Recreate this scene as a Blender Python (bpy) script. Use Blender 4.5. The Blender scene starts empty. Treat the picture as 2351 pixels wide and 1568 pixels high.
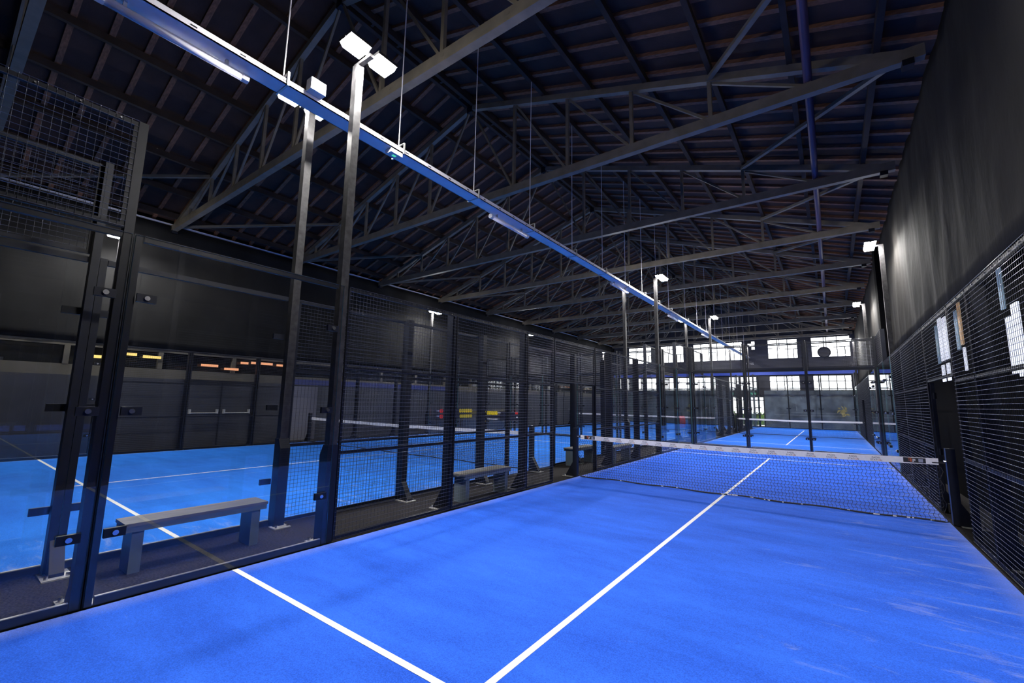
import bpy, math, random
from mathutils import Vector, Matrix
random.seed(7)
S = bpy.context.scene
COL = S.collection
PI = math.pi

# ------------------------------------------------------------------ materials
def mat(name, col, rough=.5, metal=0., var=0., vscale=6., bump=0., bscale=60., spec=.5, emit=0., col2=None, stretch=None):
    m = bpy.data.materials.new(name); m.use_nodes = True
    nt = m.node_tree; b = nt.nodes['Principled BSDF']
    b.inputs['Base Color'].default_value = (*col, 1)
    b.inputs['Roughness'].default_value = rough
    b.inputs['Metallic'].default_value = metal
    b.inputs['Specular IOR Level'].default_value = spec
    if emit:
        b.inputs['Emission Color'].default_value = (*col, 1)
        b.inputs['Emission Strength'].default_value = emit
    tc = nt.nodes.new('ShaderNodeTexCoord'); out = tc.outputs['Object']
    if stretch:
        mp = nt.nodes.new('ShaderNodeMapping'); mp.inputs['Scale'].default_value = stretch
        nt.links.new(out, mp.inputs['Vector']); out = mp.outputs['Vector']
    if var or col2:
        n = nt.nodes.new('ShaderNodeTexNoise'); n.inputs['Scale'].default_value = vscale; n.inputs['Detail'].default_value = 5
        nt.links.new(out, n.inputs['Vector'])
        r = nt.nodes.new('ShaderNodeValToRGB')
        r.color_ramp.elements[0].position = .3; r.color_ramp.elements[1].position = .7
        c2 = col2 or tuple(min(1, c * (1 + var)) for c in col)
        c1 = tuple(c * (1 - var) for c in col)
        r.color_ramp.elements[0].color = (*c1, 1); r.color_ramp.elements[1].color = (*c2, 1)
        nt.links.new(n.outputs['Fac'], r.inputs['Fac']); nt.links.new(r.outputs['Color'], b.inputs['Base Color'])
    if bump:
        n = nt.nodes.new('ShaderNodeTexNoise'); n.inputs['Scale'].default_value = bscale; n.inputs['Detail'].default_value = 4
        nt.links.new(out, n.inputs['Vector'])
        bp = nt.nodes.new('ShaderNodeBump'); bp.inputs['Strength'].default_value = bump; bp.inputs['Distance'].default_value = .02
        nt.links.new(n.outputs['Fac'], bp.inputs['Height']); nt.links.new(bp.outputs['Normal'], b.inputs['Normal'])
    return m

def glass_mat(name, tint):
    m = bpy.data.materials.new(name); m.use_nodes = True
    nt = m.node_tree; nt.nodes.clear(); N = nt.nodes.new; L = nt.links.new
    out = N('ShaderNodeOutputMaterial'); mix = N('ShaderNodeMixShader')
    tr = N('ShaderNodeBsdfTransparent'); tr.inputs['Color'].default_value = (*tint, 1)
    gl = N('ShaderNodeBsdfGlossy'); gl.inputs['Roughness'].default_value = 0.0
    lw = N('ShaderNodeLayerWeight'); lw.inputs['Blend'].default_value = .5
    p = N('ShaderNodeMath'); p.operation = 'POWER'; p.inputs[1].default_value = 5
    ml = N('ShaderNodeMath'); ml.operation = 'MULTIPLY_ADD'; ml.inputs[1].default_value = .96; ml.inputs[2].default_value = .052
    L(lw.outputs['Facing'], p.inputs[0]); L(p.outputs[0], ml.inputs[0]); L(ml.outputs[0], mix.inputs[0])
    L(tr.outputs[0], mix.inputs[1]); L(gl.outputs[0], mix.inputs[2]); L(mix.outputs[0], out.inputs[0])
    return m

def turf_mat(name, dark, light, hw):
    m = bpy.data.materials.new(name); m.use_nodes = True
    nt = m.node_tree; N = nt.nodes.new; L = nt.links.new; b = nt.nodes['Principled BSDF']
    b.inputs['Roughness'].default_value = .9; b.inputs['Specular IOR Level'].default_value = .15
    tc = N('ShaderNodeTexCoord'); geo = N('ShaderNodeNewGeometry')
    fine = N('ShaderNodeTexNoise'); fine.inputs['Scale'].default_value = 130; fine.inputs['Detail'].default_value = 3
    L(geo.outputs['Position'], fine.inputs['Vector'])
    mp = N('ShaderNodeMapping'); mp.inputs['Scale'].default_value = (.5, 1.6, 1); L(geo.outputs['Position'], mp.inputs['Vector'])
    big = N('ShaderNodeTexNoise'); big.inputs['Scale'].default_value = 1.3; big.inputs['Detail'].default_value = 6; big.inputs['Roughness'].default_value = .65
    L(mp.outputs[0], big.inputs['Vector'])
    ad = N('ShaderNodeMath'); ad.operation = 'MULTIPLY_ADD'; ad.inputs[1].default_value = .55
    L(fine.outputs['Fac'], ad.inputs[0])
    hf = N('ShaderNodeMath'); hf.operation = 'MULTIPLY'; hf.inputs[1].default_value = .5; L(big.outputs['Fac'], hf.inputs[0]); L(hf.outputs[0], ad.inputs[2])
    r = N('ShaderNodeValToRGB'); r.color_ramp.elements[0].position = .36; r.color_ramp.elements[1].position = .68
    r.color_ramp.elements[0].color = (*dark, 1); r.color_ramp.elements[1].color = (*light, 1)
    L(ad.outputs[0], r.inputs['Fac'])
    # scuffed sand streaks, more of them towards the court's edges
    mp2 = N('ShaderNodeMapping'); mp2.inputs['Scale'].default_value = (.9, 3.4, 1); mp2.inputs['Rotation'].default_value = (0, 0, .25); L(geo.outputs['Position'], mp2.inputs['Vector'])
    st = N('ShaderNodeTexNoise'); st.inputs['Scale'].default_value = 1.7; st.inputs['Detail'].default_value = 7; st.inputs['Roughness'].default_value = .7; st.inputs['Distortion'].default_value = .6
    L(mp2.outputs[0], st.inputs['Vector'])
    sx = N('ShaderNodeSeparateXYZ'); L(tc.outputs['Object'], sx.inputs[0])
    ab = N('ShaderNodeMath'); ab.operation = 'ABSOLUTE'; L(sx.outputs['X'], ab.inputs[0])
    mr = N('ShaderNodeMapRange'); mr.inputs['From Min'].default_value = hw-2.4; mr.inputs['From Max'].default_value = hw-.05; mr.inputs['To Min'].default_value = -.07; mr.inputs['To Max'].default_value = .11
    L(sx.outputs['X'], mr.inputs['Value'])
    a2 = N('ShaderNodeMath'); L(st.outputs['Fac'], a2.inputs[0]); L(mr.outputs[0], a2.inputs[1])
    r2 = N('ShaderNodeMapRange'); r2.inputs['From Min'].default_value = .6; r2.inputs['From Max'].default_value = .8; r2.inputs['To Max'].default_value = .5
    L(a2.outputs[0], r2.inputs['Value'])
    mx = N('ShaderNodeMix'); mx.data_type = 'RGBA'; mx.inputs[7].default_value = (.42, .46, .68, 1)
    eg = N('ShaderNodeMapRange'); eg.inputs['From Min'].default_value = hw-.24; eg.inputs['From Max'].default_value = hw-.03; eg.inputs['To Max'].default_value = .5
    L(ab.outputs[0], eg.inputs['Value'])
    em = N('ShaderNodeMath'); em.operation = 'MULTIPLY'; L(eg.outputs[0], em.inputs[0]); L(st.outputs['Fac'], em.inputs[1])
    mm = N('ShaderNodeMath'); mm.operation = 'MAXIMUM'; L(r2.outputs[0], mm.inputs[0]); L(em.outputs[0], mm.inputs[1])
    L(mm.outputs[0], mx.inputs[0]); L(r.outputs[0], mx.inputs[6]); L(mx.outputs[2], b.inputs['Base Color'])
    bp = N('ShaderNodeBump'); bp.inputs['Strength'].default_value = .35; bp.inputs['Distance'].default_value = .01
    L(fine.outputs['Fac'], bp.inputs['Height']); L(bp.outputs[0], b.inputs['Normal'])
    return m

M = dict(
 turf=turf_mat('blue_turf', (.015, .080, .54), (.036, .172, .95), 3),
 turf3=turf_mat('blue_turf_far', (.010, .105, .56), (.026, .22, .96), 3),
 turf2=turf_mat('blue_turf_bright', (.014, .125, .58), (.030, .25, .96), 5),
 line=mat('white_line', (.85, .85, .88), .8, var=.06, vscale=80, spec=.2),
 asphalt=mat('black_rubber_floor', (.022, .0205, .023), .9, spec=.1, var=.85, vscale=60, bump=.4, bscale=200),
 slab=mat('dark_concrete', (.045, .045, .05), .8, var=.3, vscale=3),
 steel=mat('black_steel', (.008, .0095, .016), .42, spec=.28, var=.2, vscale=9),
 pole=mat('black_pole', (.035, .034, .036), .42, .25, var=.45, vscale=14),
 wire=mat('fence_wire', (.05, .053, .066), .32, .8),
 wire_lit=mat('fence_wire_lit', (.15, .155, .19), .3, .85),  # horizontal wires: the light they catch is put into a lighter colour
 galv=mat('galvanised_steel', (.55, .55, .54), .45, .6, var=.15, vscale=20),
 bolt=mat('zinc_bolt', (.6, .6, .66), .25, 1.),
 glass=glass_mat('clear_glass', (.994, .997, .997)),
 edge=mat('glass_edge', (.16, .36, .36), .2),
 winglass=glass_mat('window_glass', (.93, .95, .97)),
 truss=mat('truss_steel', (.18, .158, .122), .55, var=.2, vscale=4),
 timber=mat('roof_timber', (.20, .092, .05), .8, var=.35, vscale=5, stretch=(1, 6, 6)),
 purlin=mat('dark_purlin', (.035, .022, .016), .8, var=.3, vscale=4),
 deck=mat('roof_boards', (.042, .022, .017), .85, var=.3, vscale=2.5, bump=.2, bscale=30),
 tray=mat('tray_metal', (.86, .84, .88), .5, 0., var=.05),
 white=mat('white_plastic', (.75, .75, .78), .4),
 tube=mat('tube_diffuser', (.92, .88, .93), .35),
 pipe=mat('purple_pipe', (.07, .05, .10), .5),
 fabric=mat('grey_fabric', (.026, .0245, .023), .9, spec=.1, var=.25, vscale=1.2, bump=.8, bscale=3.0, stretch=(1, 1, .5)),
 fabric2=mat('black_fabric', (.015, .015, .0155), .9, spec=.1, var=.3, vscale=1.0, bump=.6, bscale=2.5, stretch=(1, 1, .6)),
 black=mat('black_wall', (.004, .004, .005), .9, spec=.03),
 dark=mat('dark_wall', (.025, .027, .038), .6, var=.35, vscale=1.2),
 endwall=mat('end_wall', (.05, .05, .062), .75, var=.2, vscale=.8),
 plastic=mat('dark_sheet', (.12, .15, .18), .32, var=.5, vscale=1.4, bump=.3, bscale=2.),
 greywall=mat('grey_board', (.11, .11, .14), .6, var=.12, vscale=.6, stretch=(1, 3, .2)),
 bluepaint=mat('blue_paint', (.012, .025, .16), .5),
 frame=mat('window_frame', (.06, .055, .06), .5),
 beige=mat('beige_panel', (.10, .09, .07), .7, var=.15, vscale=2),
 darkglass=mat('dark_pane', (.012, .013, .016), .08),
 wood=mat('bench_plank', (.11, .108, .108), .55, var=.25, vscale=3, stretch=(6, 1, 6)),
 benchm=mat('bench_steel', (.10, .13, .155), .45, var=.12, vscale=4),
 net=mat('net_cord', (.012, .012, .018), .7),
 tape=mat('net_tape', (.85, .83, .84), .7, var=.05, vscale=30),
 ink=mat('black_ink', (.02, .02, .025), .6),
 orange=mat('orange_ink', (.75, .16, .05), .6),
 red=mat('red_fabric', (.55, .03, .04), .7, var=.2, vscale=12),
 redp=mat('red_print', (.75, .03, .02), .35),
 yellow=mat('yellow_print', (.85, .62, .02), .35),
 blackp=mat('black_print', (.015, .016, .03), .35),
 greyp=mat('grey_print', (.35, .36, .45), .35),
 bluef=mat('blue_fabric', (.05, .16, .5), .7),
 led=mat('lit_led', (1., .97, .93), .5, emit=740.),
 led2=mat('lit_led_side', (1., .97, .93), .5, emit=165.),
 tubelit=mat('lit_strip', (1., .98, .95), .5, emit=14.),
 warm=mat('warm_strip', (1., .72, .2), .5, emit=.7),
 warm2=mat('orange_strip', (1., .42, .2), .5, emit=.7),
 frost=mat('lit_pane', (.82, .86, 1.), .5, emit=.9),
 frost2=mat('lit_pane_dim', (.35, .5, .62), .5, emit=.28),
 frost3=mat('lit_pane_brown', (.75, .5, .28), .5, emit=.35),
 exitg=mat('exit_green', (.06, .6, .3), .5, emit=.9),
 exitw=mat('exit_white', (.9, 1., .95), .5, emit=1.2),
 hedge=mat('hedge_leaf', (.12, .22, .05), .8, var=.5, vscale=9),
 pave=mat('pale_paving', (.45, .44, .42), .8, var=.1),
 ygraphic=mat('yellow_graphic', (.42, .36, .14), .6, var=.3, vscale=5),
)

# ------------------------------------------------------------------ mesh builder
class MB:
    def __init__(s): s.v = []; s.f = []; s.mi = []
    def add(s, vs, fs, mi=0):
        o = len(s.v); s.v += [tuple(v) for v in vs]
        s.f += [tuple(i + o for i in f) for f in fs]; s.mi += [mi] * len(fs); return s
    def box(s, x0, x1, y0, y1, z0, z1, mi=0):
        return s.add([(x0,y0,z0),(x1,y0,z0),(x1,y1,z0),(x0,y1,z0),(x0,y0,z1),(x1,y0,z1),(x1,y1,z1),(x0,y1,z1)],
                     [(3,2,1,0),(4,5,6,7),(0,1,5,4),(1,2,6,5),(2,3,7,6),(3,0,4,7)], mi)
    def bar(s, p, q, w, h, mi=0, up=(0,0,1)):
        p = Vector(p); q = Vector(q); d = (q - p).normalized(); u = Vector(up)
        if abs(d.dot(u)) > .98: u = Vector((0,1,0))
        a = d.cross(u).normalized(); b = a.cross(d).normalized()
        a = a * w / 2; b = b * h / 2
        return s.add([p-a-b,p+a-b,p+a+b,p-a+b,q-a-b,q+a-b,q+a+b,q-a+b],
                     [(0,1,2,3),(7,6,5,4),(4,5,1,0),(5,6,2,1),(6,7,3,2),(7,4,0,3)], mi)
    def tube(s, p, q, r, n=6, r2=None, cap=True, mi=0):
        p = Vector(p); q = Vector(q); d = (q - p).normalized()
        u = Vector((0,0,1)) if abs(d.z) < .9 else Vector((0,1,0))
        a = d.cross(u).normalized(); b = a.cross(d); r2 = r if r2 is None else r2
        vs = []
        for c, rr in ((p, r), (q, r2)):
            for k in range(n):
                t = 2*PI*k/n; vs.append(c + (a*math.cos(t) + b*math.sin(t))*rr)
        fs = [((k+1)%n, k, n+k, n+(k+1)%n) for k in range(n)]
        if cap: fs += [tuple(range(n)), tuple(range(2*n-1, n-1, -1))]
        return s.add(vs, fs, mi)
    def path(s, pts, r, n=5, mi=0):
        for a, b in zip(pts, pts[1:]): s.tube(a, b, r, n, mi=mi)
        return s
    def lathe(s, prof, n=16, c=(0,0,0), axis='z', mi=0):
        vs = []
        for r, h in prof:
            for k in range(n):
                t = 2*PI*k/n; x, y = r*math.cos(t), r*math.sin(t)
                vs.append({'z':(x,y,h),'x':(h,x,y),'y':(y,h,x)}[axis])
        vs = [(a+c[0], b+c[1], d+c[2]) for a,b,d in vs]; m = len(prof); fs = []
        for i in range(m-1):
            for k in range(n): fs.append((i*n+k, i*n+(k+1)%n, (i+1)*n+(k+1)%n, (i+1)*n+k))
        fs += [tuple(range(n-1,-1,-1)), tuple(range((m-1)*n, m*n))]
        return s.add(vs, fs, mi)
    def prism(s, poly, axis, a, b, mi=0):
        n = len(poly)
        def P(p, t): return {'x':(t,p[0],p[1]),'y':(p[0],t,p[1]),'z':(p[0],p[1],t)}[axis]
        vs = [P(p,a) for p in poly] + [P(p,b) for p in poly]
        fs = [tuple(range(n-1,-1,-1)), tuple(range(n,2*n))] + [(k,(k+1)%n,n+(k+1)%n,n+k) for k in range(n)]
        return s.add(vs, fs, mi)
    def build(s, name, m, parent=None, smooth=False, fix=False):
        me = bpy.data.meshes.new(name); me.from_pydata(s.v, [], s.f)
        ms = m if isinstance(m, (list, tuple)) else [m]
        for x in ms: me.materials.append(x)
        if len(ms) > 1: me.polygons.foreach_set('material_index', s.mi)
        if smooth: me.polygons.foreach_set('use_smooth', [True]*len(me.polygons))
        if fix:
            import bmesh
            bm = bmesh.new(); bm.from_mesh(me); bmesh.ops.recalc_face_normals(bm, faces=bm.faces); bm.to_mesh(me); bm.free()
        me.update()
        o = bpy.data.objects.new(name, me); COL.objects.link(o)
        if parent: o.parent = parent
        return o

def tag(o, label, cat, group=None, kind=None):
    o['label'] = label; o['category'] = cat
    if group: o['group'] = group
    if kind: o['kind'] = kind
    return o
def thing(name, label=None, cat=None, loc=(0,0,0), rz=0., group=None):
    o = bpy.data.objects.new(name, None); o.empty_display_size = .1; COL.objects.link(o)
    o.location = loc; o.rotation_euler = (0,0,rz)
    if label: tag(o, label, cat, group)
    return o
def struct(o): o['kind'] = 'structure'; return o
KIDS = {}
def kids(o):
    if o.name not in KIDS: KIDS[o.name] = [c for c in COL.objects if c.parent == o]
    return KIDS[o.name]
def dup(o, parent=None, mirror=False):
    c = o.copy(); COL.objects.link(c)
    if parent: c.parent = parent
    for k in kids(o): dup(k, c)
    return c
USED = set()
def place(proto, loc, rz, label, cat, group=None):
    o = proto if proto.name not in USED else dup(proto)
    USED.add(proto.name)
    o.location = loc; o.rotation_euler = (0,0,rz); tag(o, label, cat, group); return o
def part(name, mb, m, parent, label=None, **k):
    o = mb.build(name, m, parent, **k)
    if label: o['label'] = label
    return o
ORD = ['first','second','third','fourth','fifth','sixth','seventh','eighth','ninth','tenth','eleventh','twelfth','thirteenth','fourteenth','fifteenth','sixteenth']

# ------------------------------------------------------------------ setting
XL, XR, YB, YF = -15.3, 3.62, -13.0, 31.2
RX = -6.1; CH = 7.05; PK = 9.95; SL = (PK-CH)/9.1
def roofz(x): return PK - abs(x-RX)*SL          # axis of the top chord
struct(MB().box(XL-.4, XR+.4, YB-.3, YF+.3, -.3, 0).build('floor', M['asphalt']))

def wall_x(name, x0, x1, rects, m):   # wall along Y made of boxes
    b = MB()
    for (y0,y1,z0,z1) in rects: b.box(x0,x1,y0,y1,z0,z1)
    return struct(b.build(name, m))
# left wall: grey boards below, clerestory band, fabric above
struct(MB().box(XL-.2, XL, YB, -.35, 0, 2.16).build('wall_left_boards', M['dark']))  # shade over this stretch is put into the darker board colour
struct(MB().box(XL-.2, XL, -.35, .8, 0, 2.16).build('wall_left_panel', M['greywall']))
struct(MB().box(XL-.2, XL, .8, YF, 0, 2.16).build('wall_left_far', mat('slate_board', (.03,.034,.048), .6, var=.3, vscale=.7, stretch=(1,4,.2))))
struct(MB().box(XL-.2, XL+.02, -.35, 9, 2.16, 2.36).build('trim_1', M['bluepaint']))
b = MB(); b.box(XL-.2, XL, YB, -.35, 2.16, 2.36); b.box(XL-.2, XL, 9, YF, 2.16, 2.36); b.box(XL-.2, XL, YB, YF, 2.36, 2.46); b.box(XL-.2, XL, YB, YF, 2.98, 3.2)
ys = [-12.9 + 2.1*i for i in range(22)]
for y in ys: b.box(XL-.2, XL+.01, y-.06, y+.06, 2.46, 2.98)
struct(b.build('wall_left_band', M['beige']))
for i in range(21):
    w = struct(MB().box(XL-.16, XL-.12, ys[i]+.06, ys[i+1]-.06, 2.46, 2.98).build('window_%d' % (20+i), M['darkglass']))
def curtain(name, x, y0, y1, z0, ztop, m, label, side, amp=.035):
    b = MB(); ny = int((y1-y0)/.16); nz = 16; vs = []
    for i in range(ny+1):
        y = y0 + (y1-y0)*i/ny
        for j in range(nz+1):
            z = z0 + (ztop-z0)*j/nz
            t = j/nz
            d = math.sin(y*5.1+math.sin(z*1.3+y))*.4 + math.sin(y*11.3+z*2.1)*.2 + math.sin(y*2.3-z*1.7)*.5 + math.sin(z*5+y*3)*.18*(1-t)
            vs.append((x + side*amp*d, y, z))
    fs = []
    for i in range(ny):
        for j in range(nz):
            a = i*(nz+1)+j; fs.append((a, a+nz+1, a+nz+2, a+1))
    b.add(vs, fs)
    o = b.build(name, m, smooth=True)
    md = o.modifiers.new('thickness', 'SOLIDIFY'); md.thickness = .012; md.offset = 0
    return tag(o, label, 'curtain')
struct(MB().box(XL-.25, XL-.08, YB, YF, 3.2, 7.4).build('wall_left', M['black']))
curtain('hall_curtain', XL+.03, YB+.1, YF-.1, 3.1, 7.08, M['fabric2'], 'long dark fabric hung along the far left wall above the strip windows', 1, .03)
struct(MB().box(XL-.08, XL+.10, YB, YF, 7.13, 7.15).build('trim_2', mat('pale_angle', (.6,.6,.66), .5)))
# right wall
struct(MB().box(XR, XR+.2, YB, YF, 0, 7.35).build('wall_right', M['black']))
curtain('side_curtain', 3.34, YB+.1, 9.9, 3.34, 7.2, M['fabric'], 'wrinkled dark grey fabric hung on the right wall above our mesh fence', -1, .022)
curtain('far_curtain', 3.34, 10.75, YF-.1, 3.34, 7.2, M['fabric'], 'grey fabric hung on the right wall beyond the dark column, above the far court', -1, .02)
tag(MB().box(3.2, 3.6, 10.0, 10.7, 0, 7.25).build('wall_column', M['black']), 'dark square column against the right wall between the two right-hand courts', 'column')
b = MB()
for y0, y1 in ((YB, 9.9), (10.8, YF)): b.box(3.38, 3.44, y0, y1, 7.17, 7.22)
struct(b.build('trim_3', mat('pale_strip', (.55,.55,.6), .5)))
RW = [((2.85,3.15),(2.62,3.45),'frost'),((3.3,3.62),(2.62,3.5),'frost'),((3.75,3.95),(2.6,3.4),'frost2'),((2.95,3.2),(2.2,2.54),'frost'),((3.45,3.7),(2.2,2.54),'frost'),
      ((1.65,1.8),(2.75,3.5),'frost3'),((1.9,2.1),(2.7,3.4),'frost2'),((1.6,1.72),(2.3,2.7),'frost'),
      ((-.70,-.55),(2.95,3.5),'frost2'),((-.82,-.66),(2.1,2.82),'frost'),((-1.16,-.92),(2.05,2.95),'frost')]
for i, (yy, zz, k) in enumerate(RW):
    w = struct(MB().box(XR-.02, XR+.01, yy[0], yy[1], zz[0], zz[1]).build('window_%d' % (50+i), M[k]))
# back wall behind the camera and front wall with windows
def gable(z0=7.0):
    return [(XL-.25,z0),(XR+.25,z0),(XR+.25,roofz(XR+.25)+.3),(RX,roofz(RX)+.3),(XL-.25,roofz(XL-.25)+.3)]
b = MB(); b.box(XL-.25, XR+.25, YB-.2, YB, 0, 7.0); b.prism(gable(), 'y', YB-.2, YB)
struct(b.build('wall_back', M['black'], fix=True))
UP = [(-13.85,-11.65),(-10.8,-8.75),(-7.95,-4.05),(-2.25,-.2),(.65,3.05)]
LO = [(-14.95,-13.9),(-13.2,-11.2),(-10.1,-6.2),(-5.2,-3.0),(-2.25,-.2),(.62,3.05)]
def band(b, z0, z1, holes, y0, y1):
    x = XL-.25
    for h in holes: b.box(x, h[0], y0, y1, z0, z1); x = h[1]
    b.box(x, XR+.25, y0, y1, z0, z1)
b = MB(); y0, y1 = YF, YF+.22
band(b, 0, 2.4, [(-4.9,-2.7)], y0, y1)
b.box(XL-.25, XR+.25, y0, y1, 2.4, 2.88)
band(b, 2.88, 4.02, LO, y0, y1); b.box(XL-.25, XR+.25, y0, y1, 4.02, 5.38)
hs = UP[:3] + [(-3.42,-3.1)] + UP[3:]
band(b, 6.17, 6.93, hs, y0, y1); band(b, 5.38, 6.17, UP, y0, y1)
b.box(XL-.25, XR+.25, y0, y1, 6.93, 7.0); b.prism(gable(), 'y', y0, y1)
struct(b.build('wall_front', M['endwall'], fix=True))
struct(MB().box(XL, XR, YF-.3, YF, 4.1, 4.34).build('trim_4', mat('bright_blue_paint', (.05,.11,.62), .5)))
struct(MB().box(XL, -4.95, YF-.05, YF-.01, 0, 2.86).build('wall_front_sheet', M['plastic']))
struct(MB().box(-2.65, XR, YF-.05, YF-.01, 0, 2.86).build('wall_front_sheet', M['plastic']))
wn = 1
def window(x0, x1, z0, z1, style, n):
    global wn
    y = YF+.08
    f = MB(); t = .045
    for a in ((x0,x1,z0,z0+t),(x0,x1,z1-t,z1)): f.box(a[0],a[1],y-.03,y+.03,a[2],a[3])
    for a in (x0, x1-t): f.box(a,a+t,y-.03,y+.03,z0,z1)
    def V(x, za, zb): f.box(x-.028,x+.028,y-.025,y+.025,za,zb)
    def H(z, xa, xb): f.box(xa,xb,y-.025,y+.025,z-.028,z+.028)
    h = z1-z0; w = x1-x0
    for k in range(1, n): V(x0+w*k/n, z0, z1)
    if style == 'u':
        H(z0+h*.55, x0, x0+w*.22); H(z0+h*.48, x1-w*.42, x1); H(z0+h*.78, x0+w*.3, x0+w*.7)
        V(x0+w*.40, z0+h*.5, z1); V(x1-w*.14, z0, z0+h*.48)
    elif style == 'w':
        H(z0+h*.5, x0+w*.34, x0+w*.48); H(z0+h*.52, x0+w*.72, x1)
    elif style == 'l':
        H(z0+h*.62, x0, x1); H(z0+.1, x0, x1)
    fo = struct(f.build('window_%d' % wn, M['frame'])); wn += 1
    part('pane', MB().box(x0,x1,y-.004,y+.004,z0,z1), M['winglass'], fo)
for i, (x0, x1) in enumerate(UP): window(x0, x1, 5.38, 6.93, 'w' if i == 2 else 'u', 6 if i == 2 else 3)
window(-3.42, -3.1, 6.17, 6.93, 'p', 1)
for x0, x1 in LO: window(x0, x1, 2.88, 4.02, 'l', max(2, int((x1-x0)/.42)))
# glazed entrance in the end wall, ground and planting outside
f = MB()
for x in (-4.9, -4.2, -3.82, -3.42, -2.76): f.box(x, x+.06, YF+.02, YF+.1, 0, 2.4)
for z in (0, .95, 2.06, 2.33): f.box(-4.9, -2.7, YF+.02, YF+.1, z, z+.07)
d = struct(f.build('door_1', M['frame']))
part('pane', MB().box(-4.88,-2.72,YF+.05,YF+.06,.05,2.35), M['winglass'], d)
part('handle', MB().box(-3.9,-3.87,YF-.06,YF-.03,.8,1.4).box(-3.9,-3.87,YF-.04,YF+.04,1.0,1.03), M['galv'], d)
tag(MB().box(-40, 30, YF+.3, 60, -.3, -.02).build('paving', M['pave']), 'pale sunlit paving seen outside through the glazed end door', 'paving')
b = MB()
for k in range(420):
    x = random.uniform(-8, 0); z = random.uniform(.12, 1.05); y = 36 + random.uniform(-.35,.35); r = random.uniform(.08,.2)
    a = random.uniform(0, PI); c, s_ = math.cos(a)*r, math.sin(a)*r
    b.add([(x-c,y-s_,z-r*.3),(x+c,y+s_,z+r*.1),(x+s_*.4,y+c*.6,z+r)], [(0,1,2)])
b.box(-8,0,35.75,36.25,-.02,.9)
tag(b.build('hedge', M['hedge']), 'green hedge outside beyond the glazed end door', 'hedge')
# left wall double door with push bars
d = struct(MB().box(XL, XL+.03, -3.72, -1.72, 0, 2.1).build('door_2', M['dark']))
part('frame', MB().box(XL,XL+.05,-3.8,-3.72,0,2.16).box(XL,XL+.05,-1.72,-1.64,0,2.16).box(XL,XL+.05,-3.8,-1.64,2.1,2.18).box(XL+.03,XL+.04,-2.73,-2.70,0,2.1), M['steel'], d)
for y0, y1 in ((-3.6,-2.8),(-2.6,-1.8)):
    part('push_bar', MB().tube((XL+.13,y0,1.08),(XL+.13,y1,1.08),.02,8).box(XL+.02,XL+.14,y0-.02,y0+.03,1.05,1.2).box(XL+.02,XL+.14,y1-.03,y1+.02,1.05,1.2), M['galv'], d)
# warm strip lights seen in the clerestory of the left wall
WL = [(-6.3,-5.55,2.72,'warm','yellow'),(-5.45,-5.1,2.86,'warm','yellow'),(-4.95,-4.5,2.82,'warm','yellow'),(-3.4,-2.9,2.68,'warm2','orange'),(-2.7,-2.25,2.6,'warm2','orange'),(-2.2,-1.95,2.85,'warm2','orange'),(-1.85,-1.1,2.88,'warm2','orange'),(-.95,-.5,2.86,'warm2','orange')]
pos = ['nearest the camera','second of the yellow pair of neighbours','beside the pale mullion','left of the door centre','above the right door leaf','shortest of the row','longest of the row','furthest along the row']
for i, (a, c, z, k, cn) in enumerate(WL):
    t = tag(MB().box(XL+.02, XL+.05, a, c, z-.05, z+.03).build('strip_lamp', M[k]), 'glowing %s strip lamp on the left wall, %s' % (cn, pos[i]), 'lamp', 'warm strip lamps on the left wall')
# roof deck
b = MB()
for s in (-1, 1):
    xe = RX + s*9.95; ze = roofz(xe)+.31; zr = PK+.31
    b.add([(RX,YB-.2,zr),(xe,YB-.2,ze),(xe,YF+.3,ze),(RX,YF+.3,zr),(RX,YB-.2,zr+.06),(xe,YB-.2,ze+.06),(xe,YF+.3,ze+.06),(RX,YF+.3,zr+.06)],
          [(0,1,2,3),(7,6,5,4),(0,4,5,1),(1,5,6,2),(2,6,7,3),(3,7,4,0)])
struct(b.build('ceiling', M['deck'], fix=True))

# ------------------------------------------------------------------ roof timbers and trusses
for s, nm in ((1,'right'),(-1,'left')):
    for i, off in enumerate((1.2, 2.48, 3.76, 5.04, 6.32, 7.6, 8.75)):
        x = RX + s*off; z = roofz(x)+.075
        o = MB().bar((x,YB,z+.08),(x,YF,z+.08),.09,.16).build('roof_purlin', M['purlin'])
        tag(o, 'long dark timber purlin on the %s roof slope, %s down from the ridge' % (nm, ORD[i]), 'beam', 'purlins under the %s roof slope' % nm)
o = MB().box(RX-.16,RX-.06,YB,YF,PK+.02,PK+.24).box(RX+.06,RX+.16,YB,YF,PK+.02,PK+.24)
for k in range(60): o.box(RX-.06,RX+.06,YB+.5+k*.72,YB+.56+k*.72,PK+.06,PK+.16)
tag(o.build('ridge_beam', M['purlin']), 'dark double ridge beam running along the top of the roof', 'beam')
for s, nm in ((1,'right'),(-1,'left')):
    x0, x1 = RX+s*.1, RX+s*9.6
    p = MB().bar((x0,0,roofz(x0)+.275),(x1,0,roofz(x1)+.275),.10,.075).build('roof_rafter', M['timber'])
    n = 0
    for k in range(76):
        y = YB+.4+k*.575
        if y > YF-.1: break
        o = p if k == 0 else p.copy()
        if k: COL.objects.link(o)
        o.location = (0,y,0)
        tag(o, 'brown timber rafter running down the %s roof slope above the purlins' % nm, 'rafter', 'rafters of the %s roof slope' % nm)
TY = [-8.6, -4.6, -.5, 3.45, 7.4, 11.4, 15.4, 19.4, 23.4, 27.4, 30.6]
truss = thing('roof_truss')
EX = 9.1; PN = 1.57
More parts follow.
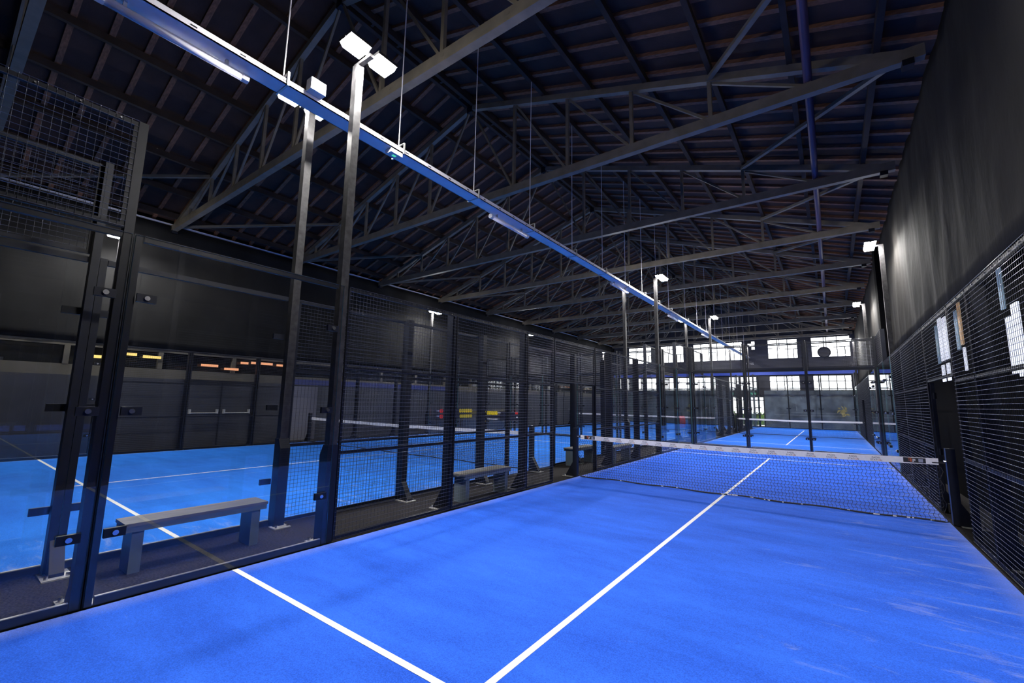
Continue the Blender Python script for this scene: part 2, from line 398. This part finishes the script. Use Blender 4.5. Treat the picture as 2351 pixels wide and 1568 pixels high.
for s in (-1,1):
    part('top_chord', MB().bar((RX,0,PK),(RX+s*EX,0,CH),.11,.15,up=(0,1,0)) if 0 else MB().bar((RX,0,PK),(RX+s*EX,0,CH),.12,.14), M['truss'], truss)
bc = MB().box(RX-EX-.25, RX+EX+.2, -.07, .07, CH-.12, CH+.08)
for k in range(14):
    x = RX-8.4+k*1.29; bc.box(x-.02,x+.02,-.075,-.06,CH-.03,CH+.01)
part('bottom_chord', bc, M['truss'], truss)
part('ridge_plate', MB().box(RX-.09,RX+.09,-.075,.075,PK-.16,PK+.12), M['steel'], truss)
for s in (-1,1):
    for k in range(1,6):
        x = RX+s*PN*k
        part('vertical', MB().box(x-.035,x+.035,-.035,.035,CH+.05,roofz(x)-.05), M['truss'], truss)
        xp = RX+s*PN*(k-1)
        part('diagonal', MB().bar((xp+s*.06,0,roofz(xp+s*.06)-.09),(x-s*.05,0,CH+.07),.05,.05), M['truss'], truss)
    part('bearing_block', MB().box(RX+s*EX-.07,RX+s*EX+.07,-.08,.08,CH-.2,CH-.10), M['steel'], truss)
for i, y in enumerate(TY):
    place(truss, (0,y,0), 0, 'grey steel roof truss spanning the hall, %s from the camera end' % ORD[i], 'truss', 'steel roof trusses')
for i in range(len(TY)-2):
    for s, nm in ((1,'right'),(-1,'left')):
        xa = RX+s*(EX-.1); xb = RX+s*PN*4
        o = MB().bar((xa,TY[i]+.08,CH+.02),(xb,TY[i+1]-.05,roofz(xb)-.02),.09,.07).build('roof_brace', M['truss'])
        tag(o, 'slanting steel brace on the %s side between the %s and %s roof trusses' % (nm, ORD[i], ORD[i+1]), 'brace', 'slanting roof braces')
tag(MB().tube((1.74,YB,7.22),(1.74,YF,7.22),.065,12).build('roof_pipe', M['pipe'], smooth=True), 'long round purple pipe running lengthwise under the right roof slope', 'pipe')

# ------------------------------------------------------------------ cable tray over the walkway with lamps
TX = -3.6; TZ = 5.47
b = MB(); b.box(TX-.13,TX+.13,YB+.2,30.8,TZ,TZ+.012); b.box(TX-.13,TX-.118,YB+.2,30.8,TZ,TZ+.075); b.box(TX+.118,TX+.13,YB+.2,30.8,TZ,TZ+.075)
tr = thing('cable_tray', 'long pale metal cable tray hung over the walkway', 'cable tray')
part('channel', b, M['tray'], tr)
b = MB()
for k in range(90): b.box(TX+.13,TX+.133,YB+.5+k*.48,YB+.56+k*.48,TZ+.03,TZ+.045)
part('slots', b, M['ink'], tr, 'small dark slots along the tray side')
cab = MB().tube((TX-.03,YB+.3,TZ+.03),(TX-.03,30.7,TZ+.03),.016,6).tube((TX+.03,YB+.3,TZ+.03),(TX+.03,30.7,TZ+.03),.016,6)
part('cable', cab, M['ink'], tr)
hang = thing('tray_hanger')
h = MB().box(-.15,.15,-.012,.012,-.012,0).box(.133,.147,-.012,.012,0,.17).box(-.147,-.133,-.012,.012,0,.1).box(.0,.147,-.012,.012,.16,.172)
part('bracket', h, M['galv'], hang)
part('rod', MB().tube((0,0,.166),(0,0,roofz(TX)+.1-TZ),.009,6), M['tray'], hang)
HY = [-10.4,-8.5,-6.68,-4.86,-3.05,-1.12,.9,2.8,4.6,6.2,7.8,9.4,12,14.2,16.2,18.4,20.6,23,26,29]
for i, y in enumerate(HY):
    place(hang, (TX,y,TZ), 0, 'thin hanger rod with hooked bracket holding the cable tray, %s from the camera end' % (ORD[i] if i < 16 else ['seventeenth','eighteenth','nineteenth','twentieth'][i-16]), 'hanger', 'cable tray hangers')
tl = thing('tube_lamp')
part('diffuser', MB().tube((0,.05,0),(0,1.3,0),.045,12), M['tube'], tl, smooth=True)
for y0 in (0, 1.28): part('end_cap', MB().tube((0,y0,0),(0,y0+.07,0),.05,8), M['white'], tl)
part('clip', MB().box(-.02,.02,.2,.23,.04,.1).box(-.02,.02,1.1,1.13,.04,.1), M['galv'], tl)
for i, y in enumerate((-8.4,-2.47,3.57,9.5,15.4,21.4)):
    place(tl, (TX-.05,y,TZ-.1), 0, 'unlit white tube lamp clipped under the cable tray, %s from the camera end' % ORD[i], 'lamp', 'tube lamps under the cable tray')
jb = thing('junction_box', 'white junction box standing on the top edge of the cable tray by the near floodlight', 'box', (TX+.2,-6.35,TZ+.06))
part('body', MB().box(-.07,.05,-.1,.1,0,.16), M['white'], jb); part('socket_row', MB().box(.05,.055,-.07,-.05,.03,.13), M['ink'], jb)
jb = thing('junction_box', 'flat white box with a small green light fixed under the cable tray', 'box', (TX+.05,-4.98,TZ-.07))
part('body', MB().box(-.07,.07,-.11,.11,0,.068), M['white'], jb); part('indicator', MB().box(-.02,.02,-.03,.03,-.004,0), M['exitg'], jb)

# ------------------------------------------------------------------ fence parts (prototypes)
def wires(b, L, z0, z1, r=.0019, top=0., n=5):
    k = 0; m = int(round(L/.05))
    for i in range(m+1):
        y = L*i/m; b.tube((.0045,y,z0),(.0045,y,z1+top),.0016,n,cap=False)
    m = int(round((z1-z0)/.05))
    for i in range(m+1):
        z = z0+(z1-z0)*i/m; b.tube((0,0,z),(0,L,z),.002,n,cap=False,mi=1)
    return b
def mesh_proto(L, z0, z1, rails, top=.0, double=False):
    t = thing('mesh_panel'); f = MB()
    for z in [z0+.03, z1-.03]+list(rails): f.box(.01,.035,0,L,z-.02,z+.02)
    if double: f.box(.01,.035,0,L,z1-.15,z1-.12)
    f.box(.01,.035,0,.03,z0+.03,z1-.03); f.box(.01,.035,L-.03,L,z0+.03,z1-.03)
    fr = part('frame', f, M['steel'], t)
    bb = MB()
    for k in range(int(L/.25)): bb.tube((-.004,.12+k*.25,z1-.03),(.012,.12+k*.25,z1-.03),.007,6)
    part('bolts', bb, M['bolt'], fr)
    part('wire_mesh', wires(MB(), L, z0+.02, z1, top=top), [M['wire'], M['wire_lit']], t, smooth=True)
    return t
PM2 = {2: mesh_proto(1.98, 0.012, 3.0, (1.0, 2.0)), 4: mesh_proto(1.91, 0.012, 3.0, (1.0, 2.0))}
PM1 = mesh_proto(.97, 0.012, 3.0, (1.0, 2.0))
PMD = mesh_proto(1.92, 2.06, 3.0, ())
PMT = mesh_proto(1.86, 3.02, 4.0, ())
def glass_proto(L, h):
    t = thing('glass_screen'); e = .062
    rl = part('bottom_rail', MB().box(.0,.045,e,L-e,.012,.075), M['steel'], t)
    part('rail_highlight', MB().box(.004,.03,e,L-e,.075,.08), M['galv'], rl)  # pale strip standing in for the highlight along the rail top
    part('top_rail', MB().box(.0,.045,e,L-e,h-.055,h), M['steel'], t)
    g = MB(); y0,y1,z0,z1 = 0,L,.02,h-.01; a,b_ = -.014,-.002
    g.add([(a,y0,z0),(a,y1,z0),(a,y1,z1),(a,y0,z1),(b_,y0,z0),(b_,y1,z0),(b_,y1,z1),(b_,y0,z1)],[(0,3,2,1),(4,5,6,7)],0)
    g.add([(a,y0,z0),(a,y0,z1),(b_,y0,z1),(b_,y0,z0),(a,y1,z0),(a,y1,z1),(b_,y1,z1),(b_,y1,z0)],[(0,3,2,1),(4,5,6,7)],1)
    g.add([(a,y0,z1),(a,y1,z1),(b_,y1,z1),(b_,y0,z1)],[(0,1,2,3)],1)
    part('pane', g, [M['glass'], M['edge']], t)
    return t
PG = glass_proto(1.976, 3.0)
def base_plate(t, x0, x1, w=.1):
    p = part('base_plate', MB().box(x0,x1,-w,w,.0,.012), M['galv'], t)
    for y in (-w*.7, w*.7): part('bolt', MB().tube((x1-.04,y,.012),(x1-.04,y,.045),.016,6), M['bolt'], p)
def gusset(b, x, w=.05, d=.16, h=.3): b.prism([(x,.012),(x+d,.012),(x+d,.04),(x,h)],'y',-w,w)
def fence_post_proto(h):
    t = thing('fence_post'); b = MB().box(.037,.165,-.055,.055,.012,h); gusset(b,.165)
    part('upright', b, M['steel'], t); base_plate(t, .08, .37); return t
PP3 = fence_post_proto(3.0)
def thin_post_proto():
    t = thing('door_post'); part('upright', MB().box(.037,.085,-.025,.025,.012,2.06), M['steel'], t)
    part('hinge', MB().tube((.07,0,.9),(.07,0,1.0),.032,8).tube((.07,0,1.8),(.07,0,1.9),.032,8), M['steel'], t); return t
PT = thin_post_proto()
def clamp(parent, y0, y1, z, x=-.03):
    c = part('glass_clamp', MB().box(x-.012,x+.02,y0,y1,z-.035,z+.035), M['steel'], parent)
    yb = (y0+y1)/2
    part('bolt', MB().tube((x-.03,yb,z),(x-.01,yb,z),.02,10), M['bolt'], c)
def glass_post_proto(h, sg):   # double upright where two panes meet
    t = thing('glass_post'); b = MB().box(.0,.11,*((-.068,-.004) if sg < 0 else (.004,.068)),.012,h); gusset(b,.11,.05)
    part('tall_upright', b, M['steel'], t)
    part('short_upright', MB().box(.0,.09,*((.004,.06) if sg < 0 else (-.06,-.004)),.012,3.0), M['steel'], t)
    base_plate(t, .06, .34)
    for z in (.55, 1.5, 2.45):
        clamp(t, -.2, -.065, z); clamp(t, .065, .2, z)
    return t
PGP = {-1: glass_post_proto(4.0,-1), 1: glass_post_proto(4.0,1)}
def back_post_proto(w=.04):
    t = thing('back_post'); b = MB().box(.0,2*w,-w,w,.012,4.05)
    part('upright', b, M['steel'], t); base_plate(t, -.03, .11, .08)
    for z in (.5, 1.5, 2.5): clamp(t, -w-.11, -w, z); clamp(t, w, w+.11, z)
    return t
PBP = back_post_proto(); PBC = back_post_proto(.075)
def light_pole_proto(sg):
    t = thing('light_pole')
    b = MB(); b.prism([(.0,.012),(.16,.012),(.16,.98),(.1,1.1),(0,1.1)],'y',-.065,.065)
    part('base_column', b, M['steel'], t)
    part('mast', MB().box(.0,.1,-.05,.05,1.1,5.98), M['pole'], t)
    base_plate(t, .1, .28)
    for z in (.55,1.5,2.45): clamp(t, *((-.2,-.065) if sg < 0 else (.065,.2)), z)
    hd = part('lamp_head', MB().box(-.24,.1,-.03,.03,5.98,6.02).box(-.2,-.16,-.36,.36,6.02,6.06).box(-.31,-.05,-.35,-.05,6.04,6.08).box(-.31,-.05,.05,.35,6.04,6.08), M['pole'], t)
    for y in (-.2,.2):
        x0,x1,a,c = -.30,-.06,y-.14,y+.14
        m = MB().add([(x0,a,6.04),(x1,a,6.04),(x1,c,6.04),(x0,c,6.04),(x0+.02,a+.02,5.975),(x1-.02,a+.02,5.975),(x1-.02,c-.02,5.975),(x0+.02,c-.02,5.975)],
                     [(7,6,5,4)],0)
        m.add([(x0,a,6.04),(x1,a,6.04),(x1,c,6.04),(x0,c,6.04),(x0+.02,a+.02,5.975),(x1-.02,a+.02,5.975),(x1-.02,c-.02,5.975),(x0+.02,c-.02,5.975)],
              [(0,1,2,3),(0,4,5,1),(1,5,6,2),(2,6,7,3),(3,7,4,0)],1)
        part('led_module', m, [M['led'], M['led2']], hd)
    return t
PL = {-1: light_pole_proto(-1), 1: light_pole_proto(1)}

def side(x, yc, out, desc, skip=()):
    """one long side of a court: out = +1 / -1 is the outward X direction"""
    rz = 0 if out > 0 else PI
    def at(proto, y, L, label, cat, g):
        yy = y if out > 0 else y+L
        place(proto, (x, yc+yy, 0), rz, label, cat, g)
    for sgn, half in ((-1,'near'),(1,'far')):
        if (sgn < 0 and 'near' not in skip) or sgn > 0:
            for k, (a, nm) in enumerate(((6,'by the light pole'),(8,'at the corner'))):
                y = a if sgn > 0 else -a-2
                if ('nearcorner' in skip) and sgn < 0 and a == 8: continue
                at(PG, y+.012, 1.976, 'clear glass screen, %s, %s half, %s' % (desc, half, nm), 'glass panel', 'glass wall panels')
                if a == 8: at(PMT, y+.07, 1.86, 'mesh panel above the corner glass, %s, %s half' % (desc, half), 'fence panel', 'upper mesh panels')
            place(PGP[sgn*out], (x, yc+8*sgn, 0), rz, 'black double glass post, %s, %s half' % (desc, half), 'post', 'double glass posts')
        place(PL[sgn*out], (x, yc+6*sgn, 0), rz, 'tall black floodlight pole, %s, %s half' % (desc, half), 'light pole', 'floodlight poles')
        for k, a in enumerate((2,4)):
            y = a if sgn > 0 else -a-2
            at(PM2[a], y+((.08 if sgn < 0 and a == 4 else .01)), 1.98 if a == 2 else 1.91, 'mesh fence panel, %s, %s half, %s' % (desc, half, ['past the gate','by the light pole'][k]), 'fence panel', 'mesh fence panels')
            place(PP3, (x, yc+a*sgn, 0), rz, 'flared-foot fence post, %s, %s half, %s from net' % (desc, half, ORD[k]), 'post', 'fence posts')
        y = 1.0 if sgn > 0 else -2.0
        at(PM1, y+(.02 if sgn > 0 else .01), .97, 'narrow mesh panel beside the gateway, %s, %s half' % (desc, half), 'fence panel', 'narrow mesh panels')
        place(PT, (x, yc+1.0*sgn, 0), rz, 'thin black gateway post, %s, %s half' % (desc, half), 'post', 'gateway posts')
    at(PMD, -.96, 1.92, 'mesh panel above the gateway, %s' % desc, 'fence panel', 'mesh panels over the gateways')
def endwall(y, x0, n, out, desc):
    rz = PI/2 if out > 0 else -PI/2       # outward +Y : local +X -> +Y
    for i in range(n):
        px_ = x0+2*i+.07 if out < 0 else x0+2*i+1.93
        lab = '%s from the left' % ORD[i]
        pg_ = x0+2*i+.012 if out < 0 else x0+2*i+1.988
        place(PG, (pg_, y, 0), rz, 'clear glass end screen, %s, %s' % (desc, lab), 'glass panel', 'glass wall panels')
        place(PMT, (px_, y, 0), rz, 'mesh strip above the glass end screen, %s, %s' % (desc, lab), 'fence panel', 'upper mesh panels')
    for i in range(n+1):
        xx = x0+2*i
        place(PBP if 0 < i < n else PBC, (xx, y, 0), rz, 'black end screen upright, %s, %s from the left' % (desc, ORD[i]), 'post', 'end wall posts')
side(-3, 0, -1, 'our court left side')
side(3, 0, 1, 'our court right side', ('near',))
side(-4.25, 0, 1, 'left court walkway side')
side(-14.25, 0, -1, 'left court outer side')
side(-3, 20.4, -1, 'far court left side')
side(3, 20.4, 1, 'far court right side')
side(-4.25, 20.4, 1, 'far left court walkway side')
side(-14.25, 20.4, -1, 'far left court outer side')
endwall(10.03, -3, 3, 1, 'our court')
endwall(10.46, -3, 3, -1, 'far court near end')
endwall(30.43, -3, 3, 1, 'far court far end')
endwall(10.03, -14.25, 5, 1, 'left court')
endwall(10.46, -14.25, 5, -1, 'far left court near end')
endwall(30.43, -14.25, 5, 1, 'far left court far end')

# ------------------------------------------------------------------ turf, lines, nets
def court(cx, cy, hw, desc, m):
    o = thing('court_turf', 'bright blue artificial turf of %s' % desc, 'turf', (cx,cy,0))
    part('carpet', MB().box(-hw+.035,hw-.035,-9.97,9.97,0,.012), M[m], o)
    w = hw-.04
    part('centre_line', MB().box(-.025,.025,-7.15,7.15,.012,.0145), M['line'], o)
    for s, nm in ((-1,'near'),(1,'far')): part('service_line', MB().box(-w,-.0251,s*6.95-.025,s*6.95+.025,.012,.0145).box(.0251,w,s*6.95-.025,s*6.95+.025,.012,.0145), M['line'], o)
court(0,0,3,'our court','turf'); court(-9.25,0,5,'the left court','turf2')
court(0,20.4,3,'the far court','turf3'); court(-9.25,20.4,5,'the far left court','turf2')

def text_mesh(s, size, name):
    c = bpy.data.curves.new(name, 'FONT'); c.body = s; c.size = size; c.align_x = 'CENTER'; c.extrude = .0006
    o = bpy.data.objects.new(name, c); COL.objects.link(o)
    dg = bpy.context.evaluated_depsgraph_get(); me = bpy.data.meshes.new_from_object(o.evaluated_get(dg))
    bpy.data.objects.remove(o); me.name = name
    return me
me_logo = text_mesh('PADEL\nSTATI  N', .036, 'printed_logo'); me_logo.materials.clear(); me_logo.materials.append(M['ink'])
me_o = text_mesh('O', .036, 'printed_letter'); me_o.materials.clear(); me_o.materials.append(M['orange'])
def net(cx, cy, hw, desc, logos):
    t = thing('padel_net', 'black court net with white top band across %s' % desc, 'net', (cx,cy,0))
    W = hw-.1
    def top(x): return .88+.04*(abs(x)/W)**1.5
    b = MB(); nx = int(2*W/.052); nz = 16
    for i in range(nx+1):
        x = -W+2*W*i/nx; zt = top(x)-.085; pts = []
        for j in range(nz*2+1):
            z = .03+(zt-.03)*j/(nz*2)
            pts.append((x+(.009 if (j//1) % 4 in (1,2) else -.009), 0, z))
        for p, q in zip(pts[::1], pts[1::1]): b.tube(p, q, 0.0028, 3, cap=False)
    for j in range(nz+1):
        pts = []
        for i in range(0, 25):
            x = -W+2*W*i/24; pts.append((x,0,.03+(top(x)-.115)*j/nz))
        b.path(pts, 0.0028, 3)
    part('netting', b, M['net'], t)
    tp = MB(); n = 24
    for i in range(n):
        xa, xb = -W+2*W*i/n, -W+2*W*(i+1)/n; za, zb = top(xa), top(xb)
        tp.add([(xa,-.008,za-.09),(xb,-.008,zb-.09),(xb,-.008,zb),(xa,-.008,za),(xa,.008,za-.09),(xb,.008,zb-.09),(xb,.008,zb),(xa,.008,za)],
               [(0,1,2,3),(7,6,5,4),(3,2,6,7),(0,4,5,1)])
    band_ = part('top_band', tp, M['tape'], t)
    if logos:
        nl = 17
        for k in range(nl):
            x = -W+.62+(2*W-1.32)*k/(nl-1)
            o = bpy.data.objects.new('printed_logo', me_logo); COL.objects.link(o); o.parent = band_
            o.location = (x,-.0095,top(x)-.044); o.rotation_euler = (PI/2,0,0)
            o2 = bpy.data.objects.new('printed_letter', me_o); COL.objects.link(o2); o2.parent = band_
            o2.location = (x+.041,-.0095,top(x)-.080); o2.rotation_euler = (PI/2,0,0)
        for x in (-W+.22, W-.26):
            z = top(x)
            part('printed_patch', MB().box(x-.125,x+.125,-.0092,-.008,z-.078,z-.006), M['ink'], band_, 'black printed patch with an orange and white emblem')
            part('emblem', MB().box(x-.07,x-.03,-.0105,-.0092,z-.022,z-.012).box(x-.045,x-.03,-.0105,-.0092,z-.065,z-.012).box(x-.07,x-.03,-.0105,-.0092,z-.05,z-.04), M['orange'], band_)
            part('emblem', MB().box(x-.022,x+.012,-.0105,-.0092,z-.034,z-.024).box(x-.022,x-.008,-.0105,-.0092,z-.066,z-.046).box(x-.022,x+.012,-.0105,-.0092,z-.052,z-.044), M['tape'], band_)
            part('print_block', MB().box(x+.045,x+.095,-.0105,-.0092,z-.068,z-.02), M['greyp'], band_)
        part('band_clip', MB().box(W-.07,W+.07,-.012,-.008,.852,.866), M['ink'], t); part('band_clip', MB().box(-W-.05,-W+.05,-.012,-.008,.86,.868), M['ink'], t)
    pts = []
    for i in range(61):
        x = -W+2*W*i/60; pts.append((x,-.02+.012*math.sin(x*3.1),.034+.008*math.sin(x*5.3)))
    part('bottom_cord', MB().path(pts,.013,6), M['net'], t)
    if logos:
        b = MB()
        for k in range(46):
            x = random.uniform(-W+.05,W-.12); l = random.uniform(.01,.05)
            if x > 1.2 or random.random() < .55: b.box(x,x+l,-.038,-.03,.03+.008*math.sin(x*5.3),.044+.008*math.sin(x*5.3))
        part('cord_wrap', b, M['tape'], t)
    rope = MB()
    for s in (-1,1):
        rope.path([(s*(W+.0),0,.87),(s*(W+.06),0,.875)],.006,5)
        pts = [(s*(W+.02+.02*math.sin(k*1.7)),.0+.015*math.cos(k*2.1),.80-.77*k/12) for k in range(13)]
        rope.path(pts,.004,5)
        rope.path([(s*(W-.14),-.02,.035),(s*(W+.0),0,.03),(s*(W+.07),0,.05)],.008,5)
    part('tie_rope', rope, M['net'], t)
    for s, nm in ((-1,'left'),(1,'right')):
        p = thing('net_post', 'dark net post at the %s end of the net on %s' % (nm, desc), 'post', (cx+s*hw, cy, 0), 0 if s > 0 else PI, 'net posts')
        b = MB().box(-.02,.08,-.05,.05,.012,1.07); gusset(b,.08,.05,.17,.32)
        part('upright', b, M['steel'], p); base_plate(p, .06, .32)
        part('rope_pulley', MB().tube((-.045,0,.88),(-.02,0,.88),.018,8), M['bolt'], p)
net(0,0,3,'our court',True); net(-9.25,0,5,'the left court',False)
net(0,20.4,3,'the far court',False); net(-9.25,20.4,5,'the far left court',False)

# ------------------------------------------------------------------ benches
bench = thing('bench')
part('seat', MB().box(-.16,.16,-.63,.63,.425,.455), M['wood'], bench, 'grey seat plank')
part('apron', MB().box(-.155,-.135,-.62,.62,.375,.425).box(.135,.155,-.62,.62,.375,.425), M['benchm'], bench)
for y in (-.52,.52): part('leg', MB().box(-.13,.13,y-.045,y+.045,0,.425), M['benchm'], bench)
for loc, lab in (((-3.74,-7.03,0),'grey slab bench on the walkway, seen through the near glass panels'),
                 ((-3.28,-2.95,0),'grey slab bench behind our mesh fence, nearer than the net'),
                 ((-3.93,1.95,0),'grey slab bench by the left court fence, just past our left net post'),
                 ((-3.28,3.05,0),'grey slab bench behind our mesh fence, beyond the net')):
    place(bench, loc, 0, lab, 'bench', 'walkway benches')

# ------------------------------------------------------------------ small things
cart = thing('ball_trolley')
def cartbuild(t, m):
    prof = [(.11,.42),(.17,.5),(.20,.75),(.17,.98),(.13,1.05)]
    part('basket', MB().lathe(prof, 14), M[m], t, smooth=True)
    f = MB()
    for a in (0.6,2.2,3.8,5.4): f.tube((.1*math.cos(a),.1*math.sin(a),.45),(.2*math.cos(a),.2*math.sin(a),.08),.012,6)
    part('frame', f, M['galv'], t)
    for a in (0.6,2.2,3.8,5.4): part('wheel', MB().lathe([(.03,-.012),(.045,-.008),(.045,.008),(.03,.012)],10,(.2*math.cos(a),.2*math.sin(a),.057),'x'), M['white'], t)
tag(cart,'upright red fabric ball trolley on the blue turf beyond our left back corner','trolley','ball trolleys'); cart.location = (-4.72,14.9,0)
cartbuild(cart,'red')
c2 = thing('ball_trolley','lower blue ball trolley beside the red one','trolley',(-4.62,15.9,0),0,'ball trolleys')
c2.scale = (1.05,1.05,.8); cartbuild(c2,'bluef')

# printed decals of spring units on the left court's corner glass
def decal(name, label, fn, c, shapes):
    root = thing(name, label, 'decal', fn(*c), 0, 'glass decals')
    base = Vector(fn(*c))
    for nm, m, mk in shapes:
        b = MB(); mk(b)
        b.v = [tuple(Vector(fn(*v)) - base) for v in b.v]
        part(nm, b, M[m], root, fix=True)
def blob(b, u, v, ru, rv, n=16, t0=0, t1=.003): b.prism([(u+ru*math.cos(2*PI*k/n), v+rv*math.sin(2*PI*k/n)) for k in range(n)],'z',t0,t1)
def rect(b, u0, u1, v0, v1, t0=0, t1=.003): b.prism([(u0,v0),(u1,v0),(u1,v1),(u0,v1)],'z',t0,t1)
fnA = lambda u,v,t: (-14.233+t, u, v)
def coils(u0,u1,vc,rv,n,t0=.003):
    def f(b):
        st = (u1-u0)/n
        for k in range(n): blob(b,u0+st*(k+.5),vc,st*.62,rv,14,t0+.001*(k%2),t0+.002+.001*(k%2))
    return f
decal('glass_decal','printed decal with two yellow coil springs and red knobs on the left court side glass', fnA, (7.75,.72,0), [
  ('body_print','blackp',lambda b:(rect(b,6.38,6.62,.74,1.2),rect(b,6.95,8.2,.74,1.2),rect(b,8.2,9.05,.92,1.0))),
  ('rod_print','greyp',lambda b:(rect(b,6.5,6.8,1.08,1.15,.003,.005),rect(b,6.5,6.8,.81,.88,.003,.005))),
  ('knob_print','redp',lambda b:(blob(b,6.83,1.11,.13,.1,16,.004,.006),blob(b,6.84,.83,.13,.1,16,.004,.006))),
  ('emblem_print','orange',lambda b:(rect(b,7.02,7.2,1.06,1.1,.004,.006),rect(b,7.16,7.22,.92,1.1,.004,.006),rect(b,7.02,7.08,.84,.98,.004,.006),rect(b,7.02,7.2,.94,.98,.004,.006))),
  ('emblem_print','tape',lambda b:(rect(b,7.25,7.4,1.06,1.1,.004,.006),rect(b,7.25,7.31,.84,.95,.004,.006),rect(b,7.25,7.4,.93,.97,.004,.006))),
  ('spring_print','yellow',coils(8.14,9.16,1.115,.10,6)),
  ('spring_print','yellow',coils(8.2,9.16,.83,.09,6)),
])
fnB = lambda u,v,t: (u, 10.003-t, v)
decal('glass_decal','printed decal with a yellow spring and long black body on left court end glass', fnB, (-12.9,.5,0), [
  ('body_print','blackp',lambda b:(rect(b,-12.95,-11.72,.62,1.1),rect(b,-13.9,-12.9,.76,.86),blob(b,-14.02,.98,.13,.12),blob(b,-14.0,.64,.14,.13),rect(b,-14.12,-13.9,.62,1.0))),
  ('outline_print','yellow',lambda b:(blob(b,-14.06,1.06,.12,.05,12,.003,.004),blob(b,-14.03,.54,.10,.03,12,.003,.004))),
  ('rod_print','tape',lambda b:(rect(b,-13.82,-13.1,.65,.70,.003,.005),rect(b,-13.12,-12.9,1.0,1.05,.003,.005))),
  ('spring_print','yellow',coils(-13.86,-13.12,1.0,.11,5)),
  ('knob_print','redp',lambda b:(rect(b,-11.92,-11.74,.98,1.1,.003,.005),)),
  ('tip_print','tape',lambda b:(blob(b,-11.8,.82,.05,.035,10,.003,.005),)),
])
# far end wall: fan, cameras, exit signs, lettering, graphic
f = thing('wall_fan','round black fan in front of the right-hand upper end window','fan',(1.45,YF-.25,5.72))
part('housing', MB().lathe([(.36,-.06),(.42,-.04),(.42,.06),(.36,.08)],28,axis='y'), M['steel'], f, smooth=False)
part('grille', MB().lathe([(.30,-.085),(.34,-.08),(.34,-.062)],24,axis='y'), M['frame'], f)
part('bracket', MB().box(-.03,.03,.05,.24,-.5,.0), M['steel'], f)
for x, lab in ((-10.35,'small white dome camera high on the end wall left of the ridge'),(-.65,'small white dome camera high on the end wall above the middle right window')):
    c = thing('dome_camera', lab, 'camera', (x,YF-.02,7.6)); part('dome', MB().lathe([(.02,-.19),(.09,-.15),(.11,-.06),(.08,0)],14,axis='y'), M['white'], c, smooth=True)
    part('mount', MB().box(-.06,.06,-.03,.02,-.06,.1), M['white'], c)
ex = thing('exit_sign','green exit sign with a white figure above the glazed end door','sign',(-3.42,YF-.06,2.5))
part('box', MB().box(-.2,.2,-.02,.06,0,.2), M['exitg'], ex)
part('figure', MB().box(-.02,.03,-.024,-.02,.05,.12).lathe([(.018,-.024),(.018,-.02)],10,(.01,0,.15),'y').bar((-.02,-.022,.055),(-.07,-.022,.03),.004,.02).bar((.02,-.022,.055),(.06,-.022,.02),.004,.02), M['exitw'], ex)
part('arrow', MB().box(.09,.17,-.024,-.02,.09,.11).prism([(.06,.1),(.1,.06),(.1,.14)],'y',-.024,-.02), M['exitw'], ex)
for s, x in (('FA',-3.83),('NG',-3.42)):
    me = text_mesh(s, .2, 'letters'); me.materials.clear(); me.materials.append(mat('white_letters_'+s,(.9,.9,.95),.5))
    o = bpy.data.objects.new('wall_letters', me); COL.objects.link(o); o.location = (x,YF-.012,4.98); o.rotation_euler = (PI/2,0,0)
    tag(o, 'white letters %s mounted on the dark end wall above the blue ledge' % s, 'letters', 'lettering on the end wall')
b = MB()
for k in range(34):
    a = random.uniform(0,2*PI); r = random.uniform(.05,.42); u = 2.3+r*math.cos(a)*.8; v = 1.3+r*math.sin(a); l = random.uniform(.08,.22); t = random.uniform(0,PI)
    b.prism([(u-l*math.cos(t),v-l*math.sin(t)),(u+.04*math.sin(t),v-.04*math.cos(t)),(u+l*math.cos(t),v+l*math.sin(t)),(u-.04*math.sin(t),v+.04*math.cos(t))],'y',YF-.056-.0004*k,YF-.05)
tag(b.build('wall_graphic', M['ygraphic'], fix=True), 'pale yellow leafy graphic on the dark lower end wall at the right', 'graphic')

# ------------------------------------------------------------------ world, camera, view
w = bpy.data.worlds.new('sky'); S.world = w; w.use_nodes = True
bg = w.node_tree.nodes['Background']; bg.inputs['Color'].default_value = (1,.98,.97,1); bg.inputs['Strength'].default_value = 7
f, ya, pi_, ro = 995.998, .63421, .13795, -.0177
ca, sa, cb, sb, cc, sc = math.cos(ya), math.sin(ya), math.cos(pi_), math.sin(pi_), math.cos(ro), math.sin(ro)
R = Matrix(((ca,-sa,0),(sa,ca,0),(0,0,1))) @ Matrix(((1,0,0),(0,cb,-sb),(0,sb,cb))) @ Matrix(((cc,0,sc),(0,1,0),(-sc,0,cc)))
X, Y, Z = R.col[0], R.col[2], -R.col[1]
cam = bpy.data.cameras.new('camera'); cam.sensor_width = 36; cam.lens = f/2351*36; cam.clip_start = .05; cam.clip_end = 300
co = bpy.data.objects.new('camera', cam); COL.objects.link(co)
mw = Matrix(((X[0],Y[0],Z[0],1.71364),(X[1],Y[1],Z[1],-8.94029),(X[2],Y[2],Z[2],1.63196),(0,0,0,1)))
co.matrix_world = mw; S.camera = co
S.view_settings.view_transform = 'Standard'; S.view_settings.look = 'None'
S.view_settings.exposure = .2; S.view_settings.gamma = 1; S.view_settings.use_curve_mapping = False
cy = S.cycles
cy.max_bounces = 7; cy.diffuse_bounces = 3; cy.glossy_bounces = 4; cy.transmission_bounces = 4; cy.transparent_max_bounces = 32
cy.sample_clamp_indirect = 6; cy.caustics_reflective = False; cy.caustics_refractive = False
